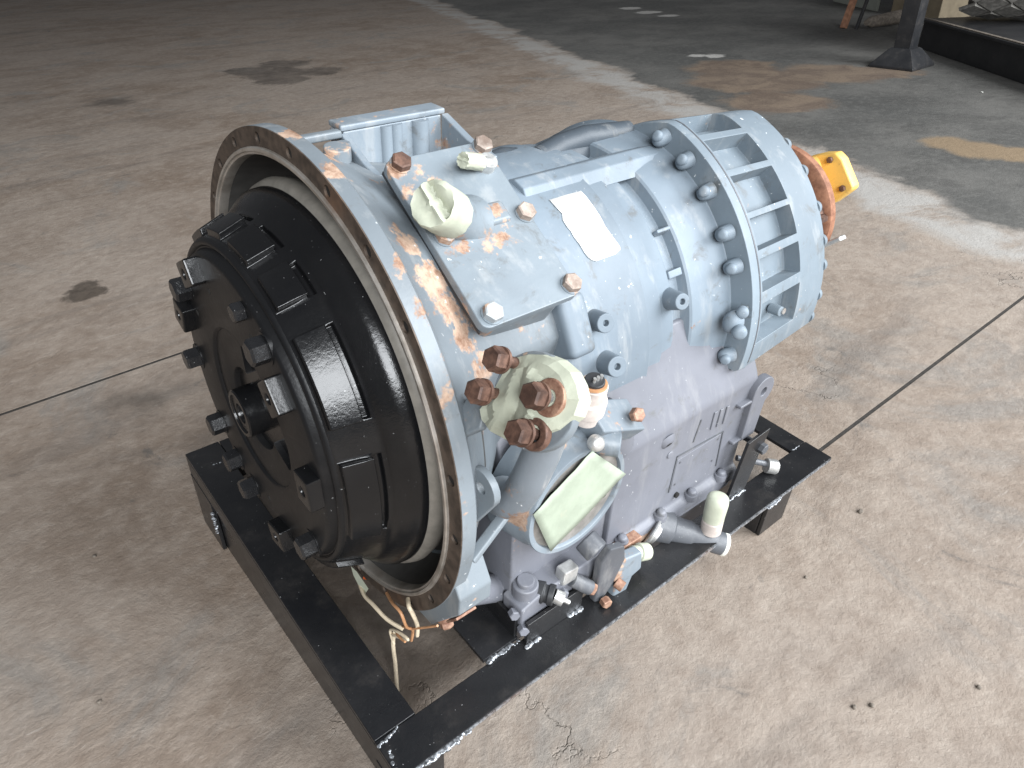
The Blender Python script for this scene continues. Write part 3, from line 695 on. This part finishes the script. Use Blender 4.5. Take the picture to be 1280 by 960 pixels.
# crumpled masking tape over the mouth
ol = [(.0505, -.0173), (.0313, -.0328), (.0124, -.0415), (-.0066, -.0451), (-.0275, -.0429), (-.0408, -.0362), (-.0525, -.0256), (-.0545, -.0092), (-.0443, .0123), (-.030, .028), (-.020, .040), (-.0075, .0534), (.0094, .0571), (.030, .060), (.050, .0574), (.0582, .0494), (.0555, .030), (.054, .0155), (.0527, -.0029)]
fine = []
for (a, c_), (a2, c2) in zip(ol, ol[1:] + ol[:1]):
    for k in range(3): fine.append((a + (a2-a)*k/3, c_ + (c2-c_)*k/3))
rings = []
for s_, hh in [(1.03, -.012), (1.01, -.004), (.97, .002), (.82, .006), (.66, .0085), (.58, .009), (.5, .0095), (.42, .010), (.34, .010), (.26, .010), (.18, .010), (.10, .010), (.04, .010)]:
    ring = []
    for a, c_ in fine:
        x, y = .012 + (a - .012)*s_, .006 + (c_ - .006)*s_
        q = x*.72 + y*.69; an = math.atan2(y + .040, x - .028); dd_ = math.hypot(x - .028, y + .040)
        tri = abs(((an*1.25 + .15 + .35*noise.noise(Vector((x*40, y*40, 5.1)))) % 1.0) - .5)*2
        h = hh + (.14*dd_*(tri - .5) + .0022*noise.noise(Vector((x*60, y*60, 1.7))))*(1 if x > -.012 else .3)*min(1, (1.04 - s_)*6)
        h -= .18*max(0, x - .012)*min(1, (1.04 - s_)*4)
        ring.append(op(x, y, .040 - h))
    rings.append(ring)
b = MB(); b.loft(rings, cap0=False); tp = b.build('tape_cover', 'tape', outl, smooth=14)
# neighbouring lug at the left of the flange
MB().prism([(0, 0), (.024, .012), (.03, .05), (.01, .065), (-.012, .04)], op(.062, .028, .045), uu, ww, -n_, .012).build('side_lug', 'bell', outl, bevel=.003)

# ---------------------------------------------------------------- round side opening with a strip of tape
oc = Vector((.205, -.330, -.080))
def circ(r, y, n=56): return [Vector((oc.x + r*math.cos(2*math.pi*i/n), y, oc.z + r*math.sin(2*math.pi*i/n))) for i in range(n)]
b = MB(); b.loft([circ(.103, -.27), circ(.094, -.318), circ(.0895, -.328), circ(.0895, -.3425), circ(.0885, -.344), circ(.0815, -.344), circ(.0805, -.343), circ(.0800, -.338), circ(.050, -.338), circ(.048, -.300), circ(.03, -.298)], False, True)
cut = MB()
HP = [(.262, -.105), (.180, -.140), (.155, -.045), (.232, -.020)]
for x, z in HP: cut.cyl((x, -.36, z), (x, -.332, z), .0075, seg=14)
side = b.build('side_opening', 'topbox', T, cut=cut, smooth=40)
b = MB(); b.loft([circ(.0799, -.3385), circ(.0502, -.3385)], False, False)
cut = MB()
o = b.build('opening_face', 'flange', side)
o.data.materials[0] = steel('opening_face_steel', (.20, .19, .175), (.33, .31, .29), .5, .4, 40)
for x, z in HP: MB().cyl((x, -.3395, z), (x, -.3380, z), .0075, seg=16).build('hole_shade_disc', 'hole', side)  # black discs standing in for the shade inside these holes
quad = [Vector((.215, 0, .007)), Vector((.2945, 0, -.078)), Vector((.158, 0, -.148)), Vector((.1185, 0, -.050))]
b = MB(); NU, NV = 10, 8
grid = [[quad[0].lerp(quad[3], i/NU).lerp(quad[1].lerp(quad[2], i/NU), j/NV) + Vector((0, -.3472 + .0012*noise.noise(Vector((i*.5, j*.6, 0))), 0)) for j in range(NV+1)] for i in range(NU+1)]
b.loft(grid, False, False, closed=False)
o = b.build('tape_strip', 'tapeg', side, smooth=60); md = o.modifiers.new('t', 'SOLIDIFY'); md.thickness = .0008
MB().box((.150, -.300, -.24), (.30, -.285, -.19)).build('skirt', 'sump', side, bevel=.004)
# upper shell of the opening reaching back into the case
MB().tube([(.275, -.30, .0), (.30, -.295, -.03), (.32, -.29, -.07)], .035, 20).build('shoulder', 'sump', side, smooth=70)

# ---------------------------------------------------------------- pressure switch and solenoid block
b = MB(); b.cyl((.233, -.312, .030), (.229, -.322, .094), .021, seg=28, prof=[(0, .018), (.25, .018), (.27, .0225), (.62, .0225), (.66, .019), (1, .019)])
sw = b.build('pressure_switch', 'sensor', T, bevel=.001)
MB().cyl((.229, -.322, .093), (.228, -.324, .103), .0135, seg=20).build('connector', 'dark', sw, bevel=.002)
MB().cyl((.229, -.322, .093), (.229, -.322, .0965), .0175, seg=22).build('brass_ring', 'copper', sw)
for k in range(3): MB().cyl((.224 + .006*k, -.326, .100), (.223 + .006*k, -.328, .109), .0022, seg=8).build('pin', 'zinc', sw)
b = MB(); b.obox((.272, -.318, .012), (.93, -.05, -.36), (0, .8, .55), (.3, -.5, .75), .088, .050, .034); blk = b.build('solenoid_block', 'topbox', T, bevel=.003)
bolt(blk, (.303, -.338, .020), (-.1, -.75, .55), .0105, .011, 'rustring'); bolt(blk, (.218, -.346, .020), (-.3, -.85, .4), .011, .014, 'zinc', 'dome')
MB().cyl((.24, -.33, .0), (.262, -.352, -.002), .018, seg=22).build('block_port', 'topbox', blk, bevel=.002)

# ---------------------------------------------------------------- fittings along the bottom
b = MB(); b.cyl((.160, -.318, -.262), (.178, -.345, -.262), .017, seg=24, prof=[(0, .016), (.5, .017), (.55, .014), (.7, .014), (.74, .0165), (1, .016)])
rc = b.build('rod_cap', 'dark', T, bevel=.001)
MB().cyl((.178, -.345, -.262), (.186, -.356, -.266), .011, seg=18).build('rod_collar', 'zinc', rc); MB().cyl((.186, -.356, -.266), (.192, -.364, -.270), .004, seg=10).build('rod_tip', 'zinc', rc)
MB().obox((.212, -.333, -.246), (1, 0, -.1), (0, 1, 0), (.1, 0, 1), .030, .022, .028).build('link_block', 'zinc', rc, bevel=.004)
MB().cyl((.22, -.338, -.262), (.245, -.355, -.285), .012, seg=18).build('pin_boss', 'darkgrey', rc)
bolt(rc, (.245, -.355, -.285), (.5, -.7, -.4), .010, .010, 'rustring')
# selector valve lever standing over the rail
b = MB(); b.prism([(-.014, .060), (.012, .064), (.024, .030), (.018, -.030), (.006, -.075), (-.010, -.075), (-.018, -.020), (-.026, .030)], (.274, -.352, -.262), (.9, -.2, -.25), (.05, -.1, 1), (0, -1, 0), .014); lev = b.build('selector_lever', 'darkgrey', T, bevel=.003)
MB().cyl((.252, -.325, -.205), (.256, -.350, -.216), .020, seg=24).build('lever_pivot', 'darkgrey', lev, bevel=.003)
b = MB(); b.prism([(-.03, .035), (.03, .040), (.040, .0), (.022, -.012), (.016, -.05), (-.004, -.085), (-.018, -.08), (-.012, -.02), (-.03, 0)], (.312, -.348, -.292), (.93, -.1, -.2), (.1, 0, 1), (0, -1, 0), .020); b.build('valve_body', 'topbox', lev, bevel=.004)
MB().cyl((.296, -.365, -.300), (.300, -.378, -.304), .009, seg=14).build('valve_screw', 'rustring', lev, bevel=.001)
MB().cyl((.283, -.352, -.345), (.279, -.358, -.366), .011, seg=18, prof=[(0, .010), (.5, .010), (.55, .012), (1, .011)]).build('tape_tip', 'sensor', lev, bevel=.001)
bolt(lev, (.272, -.366, -.325), (-.2, -1, 0), .009, .012, 'rustring')
MB().cyl((.352, -.345, -.290), (.385, -.352, -.302), .014, seg=20, prof=[(0, .012), (.4, .012), (.42, .0155), (1, .0145)]).build('taped_fitting', 'tape', lev, bevel=.001)
MB().obox((.362, -.322, -.292), (1, 0, -.05), (0, 1, 0), (0, 0, 1), .060, .02, .012).build('rusty_bracket', 'rustring', lev, bevel=.002)
# round elbow fitting with a taped riser
b = MB(); b.cyl((.455, -.310, -.318), (.545, -.398, -.352), .026, seg=28, prof=[(0, .030), (.22, .030), (.24, .024), (.5, .024), (.55, .021), (.86, .020), (.88, .021), (1, .021)])
elb = b.build('elbow_fitting', 'darkgrey', T, bevel=.0015)
dd = (Vector((.545, -.398, -.352)) - Vector((.455, -.310, -.318))).normalized(); pe = Vector((.545, -.398, -.352))
MB().cyl(pe + dd*-.002, pe + dd*.006, .0215, seg=28).build('plug_face', 'white', elb, bevel=.002)
MB().cyl((.432, -.318, -.312), (.438, -.330, -.318), .028, seg=26, prof=[(0, .026), (.3, .028), (.35, .022), (.6, .022), (.65, .018), (1, .018)]).build('end_plug', 'zinc', elb, bevel=.001)
rz = Vector((.528, -.378, -.336))
b = MB(); b.cyl(rz, rz + Vector((0, .002, .040)), .014, seg=24, prof=[(0, .013), (.3, .0135), (.32, .0185), (.95, .0185), (1, .017)]); b.build('riser_nut', 'sensor', elb, bevel=.0008)
b = MB(); q = rz + Vector((0, .002, .040)); b.cyl(q, q + Vector((.004, .004, .052)), .018, seg=28, prof=[(0, .0185), (.2, .0190), (.7, .0195), (.9, .0185), (.98, .0145), (1, .008)]); b.jitter(.0008, 60); b.build('tape_cap', 'tape', elb, smooth=60)

# ---------------------------------------------------------------- loose wires under the flange
def wire(pts, r, mat, name='wire'):
    P = [Vector(p) for p in pts]; out = []
    for i in range(len(P)-1):
        a, b_, c_, d_ = P[max(i-1, 0)], P[i], P[i+1], P[min(i+2, len(P)-1)]
        for k in range(6):
            t = k/6; out.append(.5*((2*b_) + (c_-a)*t + (2*a - 5*b_ + 4*c_ - d_)*t*t + (3*b_ - a - 3*c_ + d_)*t**3))
    out.append(P[-1]); return MB().tube(out, r, 8).build(name, mat, T)
X0 = -.007
b = MB(); b.loft([[Vector((X0, -.050, -.344)), Vector((X0 - .004, -.064, -.350)), Vector((X0, -.070, -.338))], [Vector((X0 - .002, -.090, -.352)), Vector((X0 - .006, -.100, -.366)), Vector((X0 - .002, -.112, -.338))]]); b.build('tape_scrap', 'tape', T)
wire([(X0, -.074, -.362), (X0 - .01, -.110, -.350), (X0 - .012, -.142, -.338), (X0 - .010, -.182, -.334), (X0, -.212, -.334)], .0032, 'wire')
wire([(X0, -.170, -.291), (X0 - .01, -.205, -.270), (X0 - .012, -.232, -.262), (X0 - .01, -.242, -.285), (X0, -.242, -.302), (X0, -.236, -.335)], .0024, 'copper')
wire([(X0, -.234, -.238), (X0 - .008, -.250, -.232), (X0 - .006, -.256, -.245), (X0, -.256, -.275), (X0, -.254, -.302)], .0032, 'wire')
wire([(X0 + .002, -.206, -.336), (X0 - .002, -.25, -.288), (X0 + .006, -.300, -.232)], .0018, 'copper')
wire([(X0, -.172, -.390), (X0 - .004, -.19, -.372), (X0, -.226, -.345), (X0 - .003, -.20, -.352), (X0 - .004, -.178, -.372), (X0 - .004, -.186, -.40)], .0024, 'wire')
wire([(X0, -.186, -.370), (X0 - .004, -.183, -.40), (X0 - .012, -.20, -.435), (X0 - .028, -.23, -.460), (X0 - .040, -.262, -.468)], .0034, 'wire')
wire([(X0, -.19, -.365), (X0 - .004, -.205, -.358), (X0 - .003, -.222, -.352)], .0022, 'copper')

# ================================================================== STEEL FRAME
F = thing('support_frame', 'welded black steel frame on short feet carrying the grey gearbox', 'frame', (.38, 0, -.475), lean=True)
ZT = -.334
near = MB().box((-.130, -.3985, ZT - .008), (.899, -.337, ZT)).build('rail', 'frame', F, bevel=.0015)
MB().box((-.06, -.346, ZT - .06), (.845, -.338, ZT - .0085)).build('rail_leg', 'frame', near, bevel=.001)
far = MB().box((-.064, .314, ZT - .008), (.899, .375, ZT)).build('rail', 'frame', F, bevel=.0015)
MB().box((-.06, .318, ZT - .06), (.845, .326, ZT - .0085)).build('rail_leg', 'frame', far, bevel=.001)
fb = MB()
fb.box((-.130, -.3365, ZT - .007), (-.0655, .375, ZT + .001)); fb = fb.build('front_beam', 'frame', F, bevel=.0015)
MB().box((-.1300, -.3985, ZT - .048), (-.1225, .375, ZT - .0085)).build('front_lip', 'frame', fb, bevel=.0015)

MB().box((.848, -.3365, ZT - .009), (.8985, .3135, ZT - .001)).build('rear_beam', 'frame', F, bevel=.0015)
def foot(a, b_, name='foot', par=None):
    b = MB(); b.box(a, b_)
    for v in b.bm.verts:
        if v.co.z < -.5: v.co.z = floor_z(v.co.x, v.co.y) + .0008
    return b.build(name, 'frame', par or F, bevel=.0015)
foot((-.1225, -.385, -.514), (-.1165, .30, ZT - .0085), 'gap_shade_plate', fb)  # added black plate imitating the shade in the gap under the beam
foot((-.131, .268, -.5145), (-.1235, .3745, ZT - .049)); foot((-.12, .367, -.5145), (-.06, .3745, ZT - .009))
foot((-.131, -.398, -.5145), (-.1235, -.335, ZT - .049)); foot((-.122, -.398, -.5145), (-.06, -.390, ZT - .009))
foot((.690, -.396, -.5145), (.770, -.388, ZT - .009)); foot((.690, -.387, -.5145), (.698, -.345, ZT - .009))
foot((.69, .36, -.5145), (.77, .37, ZT - .009))
# cross angle under the front of the sump and the upright cheek beside it
ca = MB().box((.054, -.334, ZT + .0015), (.120, .312, ZT + .009)).build('cross_angle', 'frame', F, bevel=.0012)
MB().box((.114, -.332, ZT + .0095), (.120, .312, ZT + .050)).build('angle_leg', 'frame', ca, bevel=.001)
MB().box((.124, -.350, ZT + .0005), (.238, -.343, ZT + .050)).build('cheek', 'frame', F, bevel=.001)
# leaning bracket at the rear with its clamp bolt
b = MB(); b.prism([(.622, ZT - .002), (.676, ZT - .002), (.703, -.196), (.640, -.202)], (0, -.345, 0), ex, (0, 0, 1), (0, 1, 0), .006)
br = b.build('rear_bracket', 'frame', F, bevel=.001)
MB().cyl((.690, -.351, -.236), (.690, -.30, -.236), .006, seg=14).build('clamp_stud', 'darkgrey', br); bolt(br, (.690, -.345, -.236), (0, -1, 0), .011, .010, 'darkgrey')
MB().cyl((.700, -.30, -.30), (.760, -.345, -.318), .006, seg=12).build('clamp_stud', 'darkgrey', br)
MB().cyl((.748, -.339, -.3175), (.766, -.352, -.322), .015, seg=20).build('clamp_nut', 'zinc', br, bevel=.002)
def weld(p0, p1, r, n):
    b = MB(); p0, p1 = Vector(p0), Vector(p1)
    n = int(n*1.7)
    for i in range(n):
        p = p0.lerp(p1, i/max(1, n-1)) + Vector((random.uniform(-1, 1), random.uniform(-1, 1), random.uniform(-.3, .5)))*r*.35
        b.sphere(p, r*random.uniform(.45, 1.25), 2, (1, 1, .5))
    b.jitter(r*.5, 160); return b.build('weld_bead', 'weld', F, smooth=60)
weld((.060, -.3365, ZT + .003), (.118, -.337, ZT + .003), .0042, 13)
weld((.124, -.3515, ZT + .001), (.150, -.3515, ZT + .001), .0036, 7)
weld((.212, -.3515, ZT + .001), (.238, -.3515, ZT + .001), .0036, 7)
weld((.622, -.3465, ZT + .001), (.672, -.3465, ZT + .001), .0036, 11)
weld((-.112, -.400, ZT - .004), (-.02, -.400, ZT - .004), .0046, 20)
weld((-.128, -.346, ZT + .0005), (-.095, -.339, ZT + .0005), .0028, 7)
weld((-.128, -.395, ZT - .002), (-.120, -.36, ZT - .001), .0034, 7)
weld((.675, -.3995, ZT - .006), (.72, -.3995, ZT - .006), .0042, 10)
weld((-.1325, .270, -.46), (-.1325, .262, -.40), .0034, 8)
weld((-.10, .313, ZT), (-.075, .313, ZT), .0020, 6)
weld((.852, -.337, ZT - .0005), (.875, -.337, ZT - .0005), .0024, 6)
# pale strip along the outer edge of the near rail
MB().box((-.125, -.3998, ZT - .0075), (.895, -.3986, ZT - .002)).build('pale_edge_strip', 'weld', near)

# ================================================================== FLOOR LITTER
M['stone'] = plain('pebble_stone', (.16, .135, .11), .8, 0, 40, .4)
stones = [(.901, -.493, .0085, 'largest dark pebble on the floor beside the rear foot of the black frame'),
    (.668, -.816, .006, 'dark pebble near the lower right corner of the floor'), (.491, -.709, .006, 'left pebble of a close pair on the floor at lower right'),
    (.514, -.725, .0065, 'right pebble of a close pair on the floor at lower right'), (.666, -.517, .005, 'pebble closest to the taped white riser, out on the bare floor'), (-.335, .426, .006, 'dark pebble on the floor left of the front beam'),
    (-.409, .073, .006, 'pebble on the floor at lower left below the other left pebble'), ]
for i, (x, y, r, lb) in enumerate(stones):
    b = MB(); r *= .75; b.sphere((0, 0, r*.45), r, 2, (1, .8, .65)); b.jitter(r*.5, 1.1/r)
    o = b.build('pebble', 'stone', smooth=70); o.location = (x, y, 0); o.rotation_euler.z = i*1.7
    tag(o, lb, 'pebble', 'pebbles scattered on the floor')
M['orange'] = plain('orange_plastic', (.65, .12, .03), .5)
o = MB().cyl((.045, .02, .004), (.060, .0, .004), .0035, seg=10).build('orange_scrap', 'orange', lift=False)
tag(o, 'tiny orange scrap on the floor beneath the converter', 'scrap')
o = MB().cyl((0, 0, .0), (.004, .012, .001), .0035, seg=8).build('white_scrap', 'white', lift=False); o.location = (5.0, .95, .004)
tag(o, 'tiny white speck of scrap on the grey floor behind', 'scrap')

# ================================================================== BACKGROUND
M['postblack'] = black('post_black', .5, .3, .3, .014)
P = thing('steel_post', 'black steel post with flared square foot at the back right', 'post', (5.56, 1.75, 0))
MB().box((5.50, 1.69, .09), (5.62, 1.81, 2.4)).build('column', 'postblack', P, bevel=.004, lift=False)
b = MB(); b.loft([[Vector((5.56 + sx*s_, 1.75 + sy*s_, z)) for sx, sy in ((-1, -1), (1, -1), (1, 1), (-1, 1))] for s_, z in ((.165, 0), (.165, .018), (.085, .12), (.07, .13))]); b.build('flared_foot', 'postblack', P, bevel=.004, lift=False)
ba = Vector((-.65, -.76, 0)); bb = Vector((.76, -.65, 0)); BA = Vector((6.40, 2.06, 0))
B2 = thing('rack_beam', 'long black beam on the floor beside the post', 'beam', (5.9, 1.4, 0))
MB().obox(BA + ba*1.6 + bb*.08 + Vector((0, 0, .10)), ba, bb, (0, 0, 1), 3.2, .10, .198).build('web', 'postblack', B2, bevel=.004)
MB().obox(BA + ba*1.6 + bb*.80 + Vector((0, 0, .2095)), ba, bb, (0, 0, 1), 3.2, 1.60, .020).build('top_plate', 'postblack', B2, bevel=.004)
MB().obox(BA + ba*1.6 + bb*.03 + Vector((0, 0, .222)), ba, bb, (0, 0, 1), 3.2, .03, .010).build('edge_strip', 'stone', B2, bevel=.002)
M['tyre'] = plain('dusty_tyre', (.20, .19, .172), .85, 0, 30, .40, .3)
ta = Vector((.34, -.94, 0)).normalized(); tb = Vector((.94, .34, 0)).normalized()
TYB = Vector((6.68, 1.53, .221)); TYC = TYB + Vector((0, 0, .62))
TY = thing('tyre', 'big dusty tyre with blocky tread standing on the black beam', 'tyre', tuple(TYB))
def tv(r, w_, a): return TYC + ta*w_ + (tb*-math.cos(a) + Vector((0, 0, 1))*math.sin(a))*r
tpf = [(.34, -.24), (.50, -.29), (.565, -.285), (.600, -.24), (.605, 0), (.600, .24), (.565, .285), (.50, .29), (.34, .24)]
b = MB(); b.loft([[tv(r, w_, 2*math.pi*i/80) for i in range(80)] for r, w_ in tpf], False, False); b.build('carcass', 'tyre', TY)
MB().cyl(TYC + ta*-.20, TYC + ta*.20, .345, seg=48).build('rim', 'postblack', TY, bevel=.01)
dm = MB(); dm.loft([[Vector((0, .108, 0)), Vector((0, 0, .100)), Vector((0, -.108, 0)), Vector((0, 0, -.100))], [Vector((.024, .100, 0)), Vector((.026, 0, .092)), Vector((.024, -.100, 0)), Vector((.026, 0, -.092))]])
dmm = dm.raw('tread_block'); dmm.materials.append(M['tyre'])
for row in range(5):
    for k in range(18):
        a = 2*math.pi*(k + .5*(row % 2))/18
        if not (-1.35 < ((a + math.pi) % (2*math.pi)) - math.pi < .6): continue
        o = bpy.data.objects.new('tread_block', dmm); col.objects.link(o)
        rad = tb*-math.cos(a) + Vector((0, 0, 1))*math.sin(a); tan = ta.cross(rad)
        p = tv(.596, (row - 2)*.116, a)
        mw = Matrix(((rad.x, ta.x, tan.x, p.x), (rad.y, ta.y, tan.y, p.y), (rad.z, ta.z, tan.z, p.z), (0, 0, 0, 1)))
        adopt(o, TY); o.matrix_basis = mw
M['card'] = plain('cardboard', (.27, .22, .15), .85, 0, 12, .15)
M['sheet'] = plain('pale_sheet', (.42, .44, .38), .7, 0, 8, .1)
o = MB().obox((8.75, 2.80, .45), (1, -.28, 0), (.28, 1, 0), (0, 0, 1), 1.1, .6, .9).build('cardboard_box', 'card', bevel=.006); tag(o, 'brown cardboard box standing behind the black post', 'box')
o = MB().obox((8.85, 3.95, .5), (-.6, -.8, 0), (-.8, .6, 0), (0, 0, 1), 1.15, .03, 1.0).build('board_sheet', 'sheet', bevel=.004); tag(o, 'pale greenish sheet standing upright behind the loose bars', 'board')
M['wood'] = plain('reddish_wood', (.30, .15, .09), .8, 0, 30, .3)
o = MB().obox((7.22, 3.10, .26), (.35, .0, .9), (0, 1, 0), (.9, 0, -.35), .56, .055, .05).build('wooden_bar', 'wood', bevel=.004); tag(o, 'reddish wooden bar leaning at the back', 'bar')
o = MB().obox((7.25, 2.98, .26), (.40, .02, .9), (0, 1, 0), (.9, 0, -.4), .58, .028, .028).build('dark_bar', 'postblack', bevel=.004); tag(o, 'thin dark bar leaning beside the wooden bar', 'bar')
b = MB(); b.cyl((7.10, 2.86, .07), (7.72, 2.72, .09), .06, seg=20, prof=[(0, .03), (.08, .05), (.7, .064), (.72, .045), (.9, .055), (1, .03)]); b.jitter(.012, 8); o = b.build('cloth_roll', 'stone'); tag(o, 'grey rolled bundle on the floor behind the bars', 'bundle')
